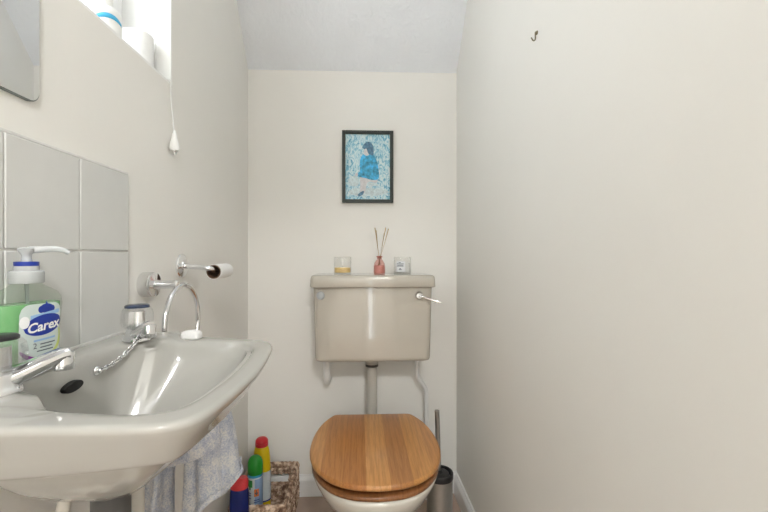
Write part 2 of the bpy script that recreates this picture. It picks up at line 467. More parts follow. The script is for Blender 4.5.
def inset(o, d):
    """shrink an outline inward by distance d (approx., along normals)"""
    n = len(o); r_ = []
    for i in range(n):
        a, b = o[i - 1], o[(i + 1) % n]
        tx, ty_ = b[0] - a[0], b[1] - a[1]; l = math.hypot(tx, ty_) or 1
        nx, ny = -ty_ / l, tx / l
        if nx * (cen[0] - o[i][0]) + ny * (cen[1] - o[i][1]) < 0: nx, ny = -nx, -ny
        u = o[i][0] + nx * d
        r_.append((max(u, .002) if o[i][0] > .003 else .002, o[i][1] + ny * d))
    return r_
rings = []
# hollow underside: from the waste up the outer shell, apron, rim, and down the inside
SH = lerp2(BOT, INN, .0)
WAST = [(.105 + .028 * math.cos(2 * PI * i / NB + PI), -.028 * math.sin(2 * PI * i / NB + PI)) for i in range(NB)]
# keep orientation consistent with the outlines
if WAST[NB // 4][1] < 0: WAST = [(u, -v_) for u, v_ in WAST]
rings.append(P3(WAST, .672))
for t, z in ((.10, .676), (.25, .691), (.41, .717), (.55, .746), (.65, .768)): rings.append(P3(lerp2(WAST, OUT, t), z))
A0 = inset(OUT, .038)
AZ = lambda d: (lambda u, v_: .7705 + .048 * u + d)
rings.append(P3(lerp2(BOT, A0, .92), AZ(.0035))); rings.append(P3(A0, AZ(.001))); rings.append(P3(inset(OUT, .034), AZ(0)))
rings.append(P3(inset(OUT, .0295), AZ(.0018))); rings.append(P3(inset(OUT, .0262), AZ(.006)))
rings.append(P3(inset(OUT, .0165), AZ(.022))); rings.append(P3(inset(OUT, .006), lambda u, v_: ztop(u, v_) - .017)); rings.append(P3(inset(OUT, .0015), lambda u, v_: ztop(u, v_) - .009))
rings.append(P3(inset(OUT, .0004), lambda u, v_: ztop(u, v_) - .005)); rings.append(P3(inset(OUT, .002), lambda u, v_: ztop(u, v_) - .002))
rings.append(P3(inset(OUT, .0045), lambda u, v_: ztop(u, v_) - .0005)); rings.append(P3(inset(OUT, .008), ztop))
for t in (.5,): rings.append(P3(lerp2(inset(OUT, .008), INN, t), ztop))
rings.append(P3(lerp2(inset(OUT, .008), INN, .86), lambda u, v_: ztop(u, v_) - .0006))
I1 = inset(INN, .004)
rings.append(P3(INN, lambda u, v_: ztop(u, v_) - .003)); rings.append(P3(I1, lambda u, v_: ztop(u, v_) - .009))
rings.append(P3(lerp2(I1, BOT, .05), .828)); rings.append(P3(lerp2(I1, BOT, .13), .810)); rings.append(P3(lerp2(I1, BOT, .27), .785))
rings.append(P3(lerp2(I1, BOT, .45), .757)); rings.append(P3(lerp2(I1, BOT, .68), .728)); rings.append(P3(lerp2(I1, BOT, .92), .702))
rings.append(P3(lerp2(BOT, WAST, .4), .693)); rings.append(P3(lerp2(BOT, WAST, .95), .688))
bm = B(); loft(bm, rings, True, True)
obj('basin_body', bm, M['ceramic'], basin, smooth=60)
# overflow slot on the back wall of the bowl
bm = B()
def ofl(x, hx, hz): return [(x, YC - .012 + hx * math.cos(2 * PI * i / 32), .816 + hz * math.sin(2 * PI * i / 32)) for i in range(32)]
loft(bm, [ofl(-.4035, .019, .0075), ofl(-.3985, .019, .0075), ofl(-.3972, .0178, .0066)], True, True)
obj('overflow_slot', bm, M['dark'], basin, smooth=40)
bm = B(); box(bm, XL + .0071, XL + .0105, YC - .203, YC + .203, .8495, .8555); prop(obj('sealant_bead', bm, M['grout'], basin, mods=[bevel(.002, 2)]), 'white sealant line along the wall')
# waste and pipes
bm = B(); wc_ = V((XL + .105, YC, 0))
lathe(bm, [(.031, .674), (.031, .666), (.0250, .662), (.0250, .56), (.029, .555), (.029, .54), (.022, .53)], wc_, seg=40)
obj('waste_fitting', bm, M['greyplastic'], basin, smooth=40)
bm = B(); lathe(bm, [(.022, .535), (.036, .525), (.037, .44), (.030, .425), (.012, .42)], wc_, seg=32)
tube(bm, [wc_ + V((-.03, .0, .50)), wc_ + V((-.06, 0, .50)), wc_ + V((-.104, 0, .50))], .019, 16)
obj('bottle_trap', bm, M['pipewhite'], basin, smooth=40)
bm = B(); tube(bm, smoothpath([(-.395, .560, .715), (-.398, .562, .68), (-.408, .566, .64), (-.42, .572, .60), (-.428, .575, .55), (-.43, .575, .45), (-.43, .575, .02)], 6), .0085, 14)
obj('supply_pipe', bm, M['pipewhite'], basin, smooth=60)
bm = B(); tube(bm, smoothpath([(-.39, .72, .80), (-.39, .72, .72), (-.39, .72, .5), (-.39, .72, .02)], 6), .0115, 14)
obj('supply_pipe', bm, M['pipewhite'], basin, smooth=60)
bm = B(); lathe(bm, [(.024, .6885), (.024, .691), (.020, .6915), (.016, .690)], wc_, seg=32); obj('waste_ring', bm, M['chrome'], basin, smooth=40)

def make_tap(x, y, ang, capm, lab):
    o = V((x, y, .8505)); d = V((math.cos(ang), math.sin(ang), 0))
    bm = B()
    lathe(bm, [(.023, 0), (.023, .003), (.021, .006), (.0185, .009), (.0175, .014), (.017, .020), (.0155, .022)], o, seg=36)
    tp = prop(obj('tap', bm, M['chrome'], basin, smooth=35), lab)
    bm = B()
    pts = smoothpath([o + d * .006 + V((0, 0, .0115)), o + d * .022 + V((0, 0, .0175)), o + d * .042 + V((0, 0, .0255)), o + d * .056 + V((0, 0, .0305)), o + d * .0635 + V((0, 0, .031))], 6)
    tube(bm, pts, lambda t: .0145 - .0040 * t, 22, flat=.8)
    lathe(bm, [(.0095, .0345), (.0108, .0330), (.0112, .016), (.0106, .0135), (.009, .0135), (.0084, .017)], o + d * .0585, seg=28)
    obj('spout', bm, M['chrome'], tp, smooth=45)
    bm = B(); lathe(bm, [(.0155, .0215), (.0155, .025), (.0125, .026), (.0125, .05)], o, seg=28); obj('spindle', bm, M['satin_chrome'], tp, smooth=35)
    bm = B()
    lathe(bm, [(.0180, .0225), (.0225, .0245), (.0255, .032), (.0255, .044), (.0240, .0525), (.0205, .0575), (.014, .0585)], o, seg=16, flute=(8, .045))
    obj('handle', bm, M['acrylic'], tp, smooth=12)
    bm = B(); lathe(bm, [(.0195, .0575), (.0195, .0605), (.0175, .0622), (.0001, .0626)], o, seg=32); obj('handle_cap', bm, capm, tp, smooth=40)
make_tap(-.393, .450, PI / 4, M['darkplastic'], 'chrome tap with a black-capped handle next to the soap bottle')
make_tap(-.39, .720, -PI / 4, M['navycap'], 'chrome tap with a clear handle and navy cap at the far end')
# plug chain: from the far tap's foot to the bowl's back wall
bm = B()
cp = smoothpath([(-.376, .712, .8565), (-.377, .705, .8555), (-.380, .697, .852), (-.385, .688, .842), (-.391, .672, .831), (-.398, .654, .823), (-.4005, .632, .8225)], 10)
ls = [cp[0]]; nxt = .0062
for a, b in zip(cp, cp[1:]):
    while (b - ls[-1]).length >= nxt: ls.append(ls[-1] + (b - ls[-1]).normalized() * nxt)
for i, (a, b) in enumerate(zip(ls, ls[1:])):
    d = (b - a).normalized(); aa, bb, _ = frame_of(d)
    s = aa if i % 2 else bb
    ring = [(a + b) / 2 + d * .0051 * math.cos(t) + s * .0032 * math.sin(t) for t in [2 * PI * k / 10 for k in range(10)]]
    tube(bm, ring, .0012, 6, closed=True)
ball(bm, (-.4015, .629, .8225), .0075, 16, (.6, 1, 1)); ball(bm, (-.3965, .629, .8225), .0035, 12)
obj('plug_chain', bm, M['chrome'], basin, smooth=60)

# bar of soap on the far rim
bm = B()
o_ = rrect(0, 0, .023, .016, .012, 6)
loft(bm, [[(-.318 + x * k, .774 + y * k, z) for x, y in o_] for k, z in ((.66, .8405), (.80, .8425), (.82, .846), (.78, .851), (.64, .855), (.4, .857), (.12, .8575))])
prop(obj('soap_bar', bm, M['soap'], smooth=60, base=(-.318, .774, .8405)), 'small worn white bar of soap on the far rim of the basin', 'soap')

# ------------------------------------------------------------------ hand wash bottle
bx, by, bz = -.424, .528, .8515
hw = thing('hand_wash_bottle', (bx, by, bz), 'clear pump bottle of green hand wash with a blue label on the basin ledge', 'soap bottle')
phi = math.radians(-14)
fn = V((math.cos(phi), math.sin(phi), 0)); sd = V((-math.sin(phi), math.cos(phi), 0))   # label normal, and rightwards along the label
# seen from the front the label's right is sd
prof = [(0, .034, .0175), (.003, .0365, .019), (.012, .0375, .0205), (.03, .0365, .0205), (.05, .0365, .021), (.068, .0385, .0215), (.084, .0405, .0215), (.094, .0395, .020), (.100, .035, .018), (.105, .027, .016), (.109, .018, .0145), (.112, .0145, .014), (.118, .0142, .0142)]
def hb(h):
    for (a, x, y), (b, x2, y2) in zip(prof, prof[1:]):
        if a <= h <= b:
            t = (h - a) / (b - a); return x + (x2 - x) * t, y + (y2 - y) * t
    return prof[-1][1:]
def hring(h, k=1.0, n=48):
    a, b = hb(h); o = V((bx, by, bz + h)); out = []
    for i in range(n):
        t = 2 * PI * i / n; ct, st = math.cos(t), math.sin(t); e = .75
        out.append(o + sd * (a * k * math.copysign(abs(ct) ** e, ct)) + fn * (b * k * math.copysign(abs(st) ** e, st)))
    return out
def hsurf(s, h, d):
    h -= .009; a, b = hb(h); e = .75; q = min(1, abs(s) / a)
    y = b * (max(0, 1 - q ** (2 / e))) ** (e / 2)
    return V((bx, by, bz + h)) + sd * s + fn * (y + d)
hs = [0, .003, .008, .012, .02, .03, .04, .05, .06, .068, .076, .084, .09, .094, .097, .100, .103, .105, .107, .109, .112, .118]
bm = B(); loft(bm, [hring(h) for h in hs], True, False); obj('bottle_body', bm, M['bottleclear'], hw, smooth=60)
bm = B(); loft(bm, [hring(h, .93) for h in (.002, .008, .012, .02, .03, .04, .05, .06, .068, .076, .084, .087)], True, True); obj('liquid', bm, M['greensoap'], hw, smooth=60)
bm = B(); lathe(bm, [(.0170, .1125), (.0180, .114), (.0180, .127), (.0165, .1285), (.0130, .129), (.0130, .1345), (.010, .135)], (bx, by, bz), seg=48, flute=(40, .012)); obj('pump_collar', bm, M['pump'], hw, smooth=35)
bm = B(); lathe(bm, [(.0110, .1345), (.0128, .1348), (.0128, .1398), (.011, .1402)], (bx, by, bz), seg=36); prop(obj('collar_ring', bm, M['blue'], hw, smooth=35), 'dark blue ring under the pump head')
bm = B()
lathe(bm, [(.0060, .140), (.0052, .144), (.0052, .149), (.0088, .1535), (.0095, .1565), (.0080, .158), (.0001, .1585)], (bx, by, bz), seg=28)
tube(bm, smoothpath([V((bx, by, bz + .1545)), V((bx, by, bz + .1562)) + V((.018, .012, 0)), V((bx, by, bz + .1552)) + V((.028, .022, 0)), V((bx, by, bz + .151)) + V((.034, .027, 0))], 6), lambda t: .0048 - .002 * t, 14)
obj('pump_head', bm, M['pump'], hw, smooth=45)
bm = B(); tube(bm, [V((bx, by, bz + .115)), V((bx + .004, by, bz + .02))], .0025, 10); obj('dip_tube', bm, M['pump'], hw, smooth=60)
# label: flat shapes wrapped on the front
def patch(bm, pts, d, mi, nx=24, ny=14):
    """fill a convex outline in label space (s, h), wrapped"""
    smin, smax = min(p[0] for p in pts), max(p[0] for p in pts)
    hmin, hmax = min(p[1] for p in pts), max(p[1] for p in pts)
    cols = []
    for i in range(nx + 1):
        s = smin + (smax - smin) * i / nx
        ss = min(max(s, smin + 1e-5), smax - 1e-5); ys = []
        for (a, b) in zip(pts, pts[1:] + pts[:1]):
            if (a[0] - ss) * (b[0] - ss) <= 0 and a[0] != b[0]:
                ys.append(a[1] + (b[1] - a[1]) * (ss - a[0]) / (b[0] - a[0]))
        lo, hi = min(ys), max(ys)
        cols.append([bm.verts.new(hsurf(s, lo + (hi - lo) * j / ny, d)) for j in range(ny + 1)])
    for a, b in zip(cols, cols[1:]):
        for j in range(ny): bm.faces.new((a[j], b[j], b[j + 1], a[j + 1])).material_index = mi
def ell(cx, cy, rx, ry, n=40, tilt=0): return [(cx + rx * math.cos(2 * PI * i / n), cy + ry * math.sin(2 * PI * i / n) + tilt * rx * math.cos(2 * PI * i / n)) for i in range(n)]
LM = [M['labelpale'], M['blue'], M['labelcyan'], M['purple'], M['yellowgreen'], M['labelwhite'], M['ink']]
bm = B()
q = .0005
patch(bm, rrect(.003, .055, .0265, .041, .012), q, 0)
patch(bm, ell(.008, .0895, .009, .006), q * 1.4, 1, 20, 6)                  # crest of dark leaves on top
patch(bm, ell(.001, .0885, .004, .0045), q * 1.4, 1, 12, 6); patch(bm, ell(.015, .0885, .004, .0045), q * 1.4, 1, 12, 6)
patch(bm, [(.006, .090), (.010, .090), (.009, .0985), (.0072, .0985)], q * 1.4, 1, 6, 4)
patch(bm, [(-.012, .076), (.026, .082), (.026, .087), (-.012, .082)], q * 1.6, 2, 16, 4)
patch(bm, ell(.005, .0690, .0245, .0130, tilt=.10), q * 2, 1)
patch(bm, ell(-.0185, .0745, .0055, .0075), q * 2.2, 5, 14, 6)
patch(bm, [(-.008, .0485), (.020, .0500), (.020, .0525), (-.008, .0510)], q * 2, 2, 10, 2)
for k, (a, b) in enumerate(((.0, .020), (.0, .016), (-.004, .017))): patch(bm, [(a, .0440 - k * .0042), (b, .0446 - k * .0042), (b, .0460 - k * .0042), (a, .0454 - k * .0042)], q * 2, 6, 8, 2)
def arcband(bm, c, r0, r1, a0, a1, mi):
    n = 24; A_ = []
    for i in range(n + 1):
        t = a0 + (a1 - a0) * i / n; w = math.sin(PI * i / n) ** .5
        rm = (r0 + r1) / 2; hw_ = (r1 - r0) / 2 * max(w, .08)
        A_.append([bm.verts.new(hsurf(c[0] + rr * math.cos(t), c[1] + rr * math.sin(t) * .9, q * 1.8)) for rr in (rm - hw_, rm, rm + hw_)])
    for a, b in zip(A_, A_[1:]):
        for j in (0, 1): bm.faces.new((a[j], b[j], b[j + 1], a[j + 1])).material_index = mi
arcband(bm, (.002, .050), .024, .030, math.radians(205), math.radians(290), 3)
arcband(bm, (.002, .052), .024, .029, math.radians(292), math.radians(385), 4)
prop(obj('label', bm, LM, hw), 'pale label with a blue oval')
bm = text_mesh('Carex', .0165, .12, .00045)
for v_ in bm.verts:
    s, h = v_.co.x + .0045, v_.co.y + v_.co.x * .10 + .0672
    v_.co = hsurf(s, h, q * 3)
t2 = text_mesh('2', .010)
for v_ in t2.verts: v_.co = hsurf(v_.co.x - .0065, v_.co.y + .0430, q * 2.6)
me_ = bpy.data.meshes.new('tmp'); t2.to_mesh(me_); t2.free()
obj('brand_lettering', bm, M['labelwhite'], hw)
bm = B(); bm.from_mesh(me_); bpy.data.meshes.remove(me_); obj('small_lettering', bm, M['ink'], hw)

# ------------------------------------------------------------------ towel ring + towel
tr = thing('towel_ring', (XL, .865, .939), 'chrome towel ring on the left wall behind the basin', 'towel ring')
TY, TZ, TX = .914, .938, -.390
bm = B(); lathe(bm, [(.026, 0), (.0265, .002), (.0265, .021), (.0255, .022), (.0245, .0225)], (XL, .872, TZ - .001), (1, 0, 0), 40); obj('wall_boss', bm, M['satin_chrome'], tr, smooth=35)
bm = B(); lathe(bm, [(.0255, .0225), (.0255, .0255), (.011, .027), (.0095, .032), (.0085, .058), (.0095, .064), (.0095, .070), (.006, .073)], (XL, .872, TZ - .001), (1, 0, 0), 36); obj('post', bm, M['chrome'], tr, smooth=35)
bm = B(); RR = .084
bm_y = TY - .016
tube(bm, [(TX + .002, bm_y + RR * math.sin(2 * PI * i / 72), TZ - .004 - RR + RR * math.cos(2 * PI * i / 72)) for i in range(72)], .0052, 14, closed=True); obj('ring', bm, M['chrome'], tr, smooth=60)
RB = TZ - .004 - 2 * RR   # bottom of the ring
TY2 = TY - .012

towel = thing('hand_towel', (TX, TY2, .45), 'pale blue and white terry towel hanging through the ring under the basin', 'towel')
def wav(t, s): return noise.noise(V((t * 2.1, s * 2.3, 4.2)))
# room-side leg: a gathered closed drape
bm = B(); rings = []
NS, NT = 72, 40
for k in range(NT + 1):
    t = k / NT
    cx = TX + .030 + .037 * t ** .6; cy = TY2 + .012 - .012 * t
    rx = .018 + .038 * t ** .5; ry = .042 + .014 * t
    zt = RB + .018
    ring = []
    for i in range(NS):
        a = 2 * PI * i / NS
        f = 1 + .16 * math.sin(5 * a + 1.2 + t * 1.1) * (.35 + .65 * t) + .10 * math.sin(9 * a - 2 * t) * t + .10 * noise.noise(V((math.cos(a) * 1.4, math.sin(a) * 1.4, t * 2.5)))
        x = cx + rx * f * math.cos(a); y = cy + ry * f * math.sin(a)
        zb = .520 + 1.05 * max(-.15, min(.01, x + .268)) + .012 * math.sin(3 * a)   # slanted hem
        z = zt + (zb - zt) * t + (.012 * math.cos(a * 1.0) if t < .1 else 0)
        ring.append((x, y, z))
    rings.append(ring)
loft(bm, rings, True, False)
obj('towel_front_fall', bm, M['towel'], towel, smooth=80, mods=[solidify(.006, -1), subsurf(1)])
# hem band on the front fall
bm = B(); hem = []
for ring in (rings[-3], rings[-2], rings[-1]):
    c_ = sum((V(p) for p in ring), V()) / NS
    hem.append([V(p) + (V(p) - c_).normalized() * .0025 for p in ring])
loft(bm, hem, False, False)
obj('hem_band', bm, M['towel'], towel, smooth=80, mods=[solidify(.003, 1)])
# wall-side leg
bm = B(); rings = []
for k in range(NT + 1):
    t = k / NT
    cx = TX - .0215 - .021 * t ** .6; cy = TY2 - .022 * t
    rx = .012 + .012 * t; ry = .042 + .012 * t; ring = []
    zt = RB + .016; zb = .40
    for i in range(NS):
        a = 2 * PI * i / NS
        f = 1 + .14 * math.sin(5 * a + .3 + t) * t + .12 * noise.noise(V((math.cos(a) * 1.4 + 7, math.sin(a) * 1.4, t * 2.5)))
        x = max(cx + rx * f * math.cos(a), XL + .006)
        ring.append((x, cy + ry * f * math.sin(a), zt + (zb - zt) * t))
    rings.append(ring)
loft(bm, rings, True, False)
obj('towel_back_fall', bm, M['towel'], towel, smooth=80, mods=[solidify(.006, -1), subsurf(1)])
# the bend over the bottom of the ring
bm = B(); rows = []
for k in range(13):
    y = -.040 + .080 * k / 12; lift = RR - math.sqrt(RR * RR - y * y)
    rows.append([(TX + .002 - .017 * math.cos(PI * j / 12), bm_y + y, RB + lift + .004 + .014 * math.sin(PI * j / 12)) for j in range(13)])
loft(bm, rows, False, False, False)
obj('towel_bend', bm, M['towel'], towel, smooth=80, mods=[solidify(.007, 0)])
# loose fold draped over the front fall, with its edge running up to the right
bm = B(); rows = []
for k in range(19):
    s = k / 18                      # left to right
    row = []
    for j in range(15):
        t = j / 14                  # top to bottom edge
        x = TX - .012 + .098 * s; zt = RB - .014 - .03 * (s - .4) ** 2
        zb = .560 + .036 * s
        z = zt + (zb - zt) * t
        y = TY2 - .050 - .026 * math.sin(PI * min(1, s * .9 + .1)) * (.45 + .55 * t) - .006 * math.sin(7 * s + 3 * t) + .014 * s * s
        row.append((x + .010 * t, y, z))
    rows.append(row)
loft(bm, rows, False, False, False)
obj('loose_fold', bm, M['towel'], towel, smooth=80, mods=[solidify(.010, 0), subsurf(1)])

# ------------------------------------------------------------------ toilet roll holder
hd = thing('toilet_roll_holder', (XL, 1.054, .972), 'chrome toilet roll holder on the left wall near the corner', 'toilet roll holder')
HY, HZ = 1.054, .972
bm = B(); lathe(bm, [(.031, 0), (.031, .003), (.029, .005), (.012, .007), (.011, .009)], (XL, HY, HZ), (1, 0, 0), 40); obj('wall_plate', bm, M['chrome'], hd, smooth=35)
bm = B(); tube(bm, smoothpath([(XL + .006, HY, HZ), (XL + .04, HY, HZ - .003), (XL + .066, HY, HZ - .006), (XL + .078, HY + .008, HZ - .0085), (XL + .080, HY + .03, HZ - .012), (XL + .080, HY + .13, HZ - .016)], 6), .0065, 14); ball(bm, (XL + .080, HY + .132, HZ - .016), .0085, 14)
obj('roll_arm', bm, M['chrome'], hd, smooth=60)
rl = thing('toilet_roll', (XL + .080, HY, HZ - .018), 'nearly finished toilet roll showing its brown core on the chrome holder', 'toilet roll')
ax = (0, 1, 0); ro = (XL + .080, HY + .006, HZ - .016)
bm = B(); lathe(bm, [(.0165, .001), (.0180, .001), (.0180, .104), (.0165, .104), (.0165, .001)], ro, ax, 40, False, False); obj('card_core', bm, M['core'], rl, smooth=35)
bm = B(); lathe(bm, [(.0182, .003), (.0200, .002), (.0202, .102), (.0182, .103)], ro, ax, 40, False, False); obj('paper', bm, M['roll'], rl, smooth=35)

# ------------------------------------------------------------------ things on the window sill
SZ = WZ0 + t_
rl2 = thing('toilet_roll', (-.520, .960, SZ), 'white white toilet roll standing on the window sill', 'toilet roll')
bm = B(); lathe(bm, [(.021, .0), (.0335, .0), (.0345, .002), (.0345, .091), (.0335, .093), (.021, .093), (.021, 0)], (-.520, .960, SZ), seg=48, c0=False, c1=False); obj('paper', bm, M['roll'], rl2, smooth=35)
bm = B(); lathe(bm, [(.0195, .0005), (.0208, .0005), (.0208, .0933), (.0195, .0933), (.0195, .0005)], (-.520, .960, SZ), seg=32, c0=False, c1=False); obj('card_core', bm, M['core'], rl2, smooth=35)
bo = thing('lotion_bottle', (-.510, .826, SZ), 'white plastic bottle with a bright blue band on the window sill', 'bottle')
bc = V((-.510, .826, SZ))
bm = B(); lathe(bm, [(.026, 0), (.0285, .002), (.0290, .006), (.0290, .054), (.0280, .062), (.022, .071), (.014, .075), (.0125, .076)], bc, seg=44); obj('bottle_body', bm, M['white'], bo, smooth=40)
bm = B(); lathe(bm, [(.0125, .076), (.0135, .077), (.0135, .112), (.012, .114)], bc, seg=32); obj('bottle_cap', bm, M['white'], bo, smooth=35)
bm = B(); n = 22; A_ = []
for i in range(n + 1):
    a = math.radians(-108 + 118 * i / n); w = .0095 * (.55 + .45 * math.sin(PI * i / n))
    hh = .038 + .010 * math.sin(PI * i / n * .9)
    A_.append([bc + V((.0293 * math.cos(a), .0293 * math.sin(a), hh + s * w)) for s in (-.5, 0, .5)])
loft(bm, A_, False, False, False); obj('blue_band', bm, M['skyblue'], bo, smooth=40, mods=[solidify(.0006, 1)])

# blind cord hanging over the sill edge, with its acorn
cd = thing('cord_pull', (XL + .008, .99, 1.25), 'white acorn pull on a thin cord hanging from the window sill corner', 'cord pull')
bm = B(); tube(bm, smoothpath([(-.497, .989, 2.013), (-.494, .989, 1.75), (-.492, .989, 1.52), (-.490, .989, 1.445), (-.484, .988, SZ + .0024), (-.472, .987, SZ + .0022), (XL + .001, .985, SZ + .0022), (XL + .0045, .986, SZ - .004), (XL + .0055, .987, 1.38), (XL + .012, .988, 1.303)], 8), .0016, 8); obj('cord', bm, M['white'], cd, smooth=60)
ac = (XL + .0135, .988, 0)
bm = B(); lathe(bm, [(.0020, 1.302), (.0030, 1.300), (.0032, 1.297), (.0045, 1.294), (.0072, 1.280), (.0105, 1.269), (.0118, 1.262), (.0112, 1.256), (.0095, 1.253)], ac, seg=32); obj('acorn', bm, M['white'], cd, smooth=40)
bm = B(); lathe(bm, [(.0085, 1.254), (.0085, 1.251), (.0050, 1.249), (.0035, 1.243), (.001, 1.242)], ac, seg=28); obj('acorn_tip', bm, M['satin_chrome'], cd, smooth=40)

# ------------------------------------------------------------------ hook on the right wall
bm = B(); hp = V((XR, .912, 1.507))
lathe(bm, [(.0046, 0), (.0046, .0015), (.003, .003), (.0025, .005)], hp + V((0, 0, .0085)), (-1, 0, 0), 20)
tube(bm, smoothpath([hp + V((-.004, 0, .0095)), hp + V((-.0045, 0, .004)), hp + V((-.0045, 0, -.006)), hp + V((-.007, 0, -.0095)), hp + V((-.0105, 0, -.0088)), hp + V((-.014, 0, -.003))], 6), .0015, 10)
prop(obj('wall_hook', bm, M['hookmetal'], smooth=50, base=(XR, .912, 1.507)), 'small dark metal hook screwed into the right wall', 'hook')

# ------------------------------------------------------------------ picture
pc = thing('framed_picture', (.0365, YB, 1.367), 'small blue painting in a thin dark frame on the back wall', 'picture')
x0, x1, z0, z1, fw, ft = -.0705, .1435, 1.218, 1.519, .014, .016
bm = B()
box(bm, x0, x0 + fw, YB - ft, YB, z0, z1); box(bm, x1 - fw, x1, YB - ft, YB, z0, z1)
box(bm, x0 + fw, x1 - fw, YB - ft, YB, z0, z0 + fw); box(bm, x0 + fw, x1 - fw, YB - ft, YB, z1 - fw, z1)
obj('picture_frame', bm, M['frame'], pc, mods=[bevel(.0015, 2)])
bm = B(); yp = YB - .006
quad(bm, (x0 + fw, yp, z0 + fw), (x1 - fw, yp, z0 + fw), (x1 - fw, yp, z1 - fw), (x0 + fw, yp, z1 - fw), mi=0)
W_, H_ = x1 - x0 - 2 * fw, z1 - z0 - 2 * fw
def poly(pts, mi, lv):
    pts = smoothpath([(a, b, 0) for a, b in pts], 4, True)
    bm.faces.new([bm.verts.new((x0 + fw + p.x * W_, yp - .0002 * lv, z0 + fw + p.y * H_)) for p in pts]).material_index = mi
# a plain seated figure in a blue coat on a pale stool
poly([(.05, .10), (.30, .05), (.70, .06), (.95, .10), (.90, .16), (.55, .17), (.2, .17)], 4, 1)
poly([(.06, .30), (.16, .36), (.27, .33), (.30, .24), (.22, .20), (.10, .22)], 4, 1)
poly([(.44, .26), (.70, .25), (.72, .21), (.60, .20), (.62, .08), (.57, .08), (.54, .20), (.46, .21)], 4, 2)
poly([(.34, .36), (.50, .37), (.70, .32), (.70, .26), (.54, .27), (.48, .24), (.43, .10), (.34, .10), (.33, .25)], 3, 3)
poly([(.28, .08), (.38, .13), (.42, .12), (.38, .07), (.30, .05)], 2, 4)
poly([(.38, .68), (.50, .72), (.62, .69), (.71, .58), (.75, .44), (.74, .32), (.60, .30), (.44, .33), (.34, .34), (.26, .36), (.24, .40), (.32, .43), (.32, .58)], 1, 4)
poly([(.22, .36), (.27, .36), (.28, .40), (.22, .40)], 3, 5)
poly([(.41, .70), (.43, .78), (.53, .78), (.54, .70), (.48, .67)], 3, 5)
poly([(.43, .77), (.47, .78), (.52, .70), (.62, .68), (.63, .80), (.56, .88), (.45, .87), (.38, .80)], 2, 6)
obj('print', bm, [M['paint'], M['p_coat'], M['p_hair'], M['p_skin'], M['p_pale']], pc)

# ------------------------------------------------------------------ cistern
cs = thing('toilet_cistern', (.0525, YB, .605), 'grey-beige ceramic cistern on the back wall above the toilet', 'cistern')
CX_ = .0525
def tank_ring(z, hw_, yf, r, n=8, bow=.005, yb=YB - .002):
    o = rrect(CX_, (yf + yb) / 2, hw_, (yb - yf) / 2, r, n)
    # add points along the front so that it can bow
    pts = []
    for (a, b) in zip(o, o[1:] + o[:1]):
        pts.append(a)
        if math.hypot(a[0] - b[0], a[1] - b[1]) > .1:
            for k in range(1, 12): pts.append((a[0] + (b[0] - a[0]) * k / 12, a[1] + (b[1] - a[1]) * k / 12))
    out = []
    for x, y in pts:
        w = (yb - y) / (yb - yf)
        y -= bow * w * (1 - ((x - CX_) / hw_) ** 2)
        out.append((x, y, z))
    return out
bm = B()
loft(bm, [tank_ring(.6015, .203, 1.505, .018), tank_ring(.6022, .209, 1.499, .019), tank_ring(.605, .2135, 1.494, .020), tank_ring(.611, .216, 1.4915, .020), tank_ring(.618, .2168, 1.4905, .020),
          tank_ring(.70, .219, 1.4930, .020), tank_ring(.80, .222, 1.4955, .020), tank_ring(.878, .2245, 1.4970, .020)], True, True)
obj('tank', bm, M['ceramic_tank'], cs, smooth=50)
bm = B()
lr = lambda z, d: tank_ring(z, .2345 - d, 1.480 + d, .016 - d * .2, yb=YB - .002)
loft(bm, [lr(.8795, .006), lr(.8795, .003), lr(.8805, .0012), lr(.883, 0), lr(.905, .001), lr(.914, .002), lr(.919, .0035), lr(.9222, .006), lr(.9240, .010), lr(.9249, .016), lr(.9252, .030)], True, True)
obj('lid', bm, M['ceramic_tank'], cs, smooth=50)
bm = B(); lathe(bm, [(.0165, 0), (.0165, .003), (.0145, .006), (.012, .011), (.0105, .0125), (.0001, .013)], (.225, 1.4925, .848), (0, -1, 0), 32)
lv = obj('flush_lever', bm, M['chrome'], cs, smooth=35)
bm = B(); tube(bm, smoothpath([(.225, 1.481, .848), (.238, 1.474, .845), (.262, 1.466, .837), (.288, 1.460, .829), (.300, 1.458, .8265)], 6), lambda t: .0042 + .0015 * (1 - t) ** 2, 14, flat=.7); obj('lever_arm', bm, M['chrome'], lv, smooth=60)
bm = B(); lathe(bm, [(.0155, 0), (.0155, .003), (.0140, .006), (.010, .0075), (.0001, .008)], (-.143, 1.4955, .849), (0, -1, 0), 32); prop(obj('blanking_button', bm, mat('grey_button', (.40, .42, .43), .3), cs, smooth=35), 'round grey plug')
# flush pipe
bm = B(); fx = .0515; fy = 1.60
lathe(bm, [(.038, .6015), (.038, .596), (.036, .595), (.034, .588), (.034, .580), (.026, .576), (.026, .566), (.0225, .562)], (fx, fy, 0), seg=40); obj('flush_collar', bm, M['flushpipe'], cs, smooth=35)
bm = B(); lathe(bm, [(.0255, .566), (.0255, .556), (.024, .555)], (fx, fy, 0), seg=36); obj('flush_nut_band', bm, M['greyplastic'], cs, smooth=35)
bm = B(); tube(bm, smoothpath([(fx, fy, .565), (fx, fy, .50), (fx, fy, .42), (fx, fy, .33), (fx, fy - .02, .295), (fx, fy - .06, .283), (fx, fy - .098, .283)], 8), .0215, 24); obj('flush_pipe', bm, M['flushpipe'], cs, smooth=60)
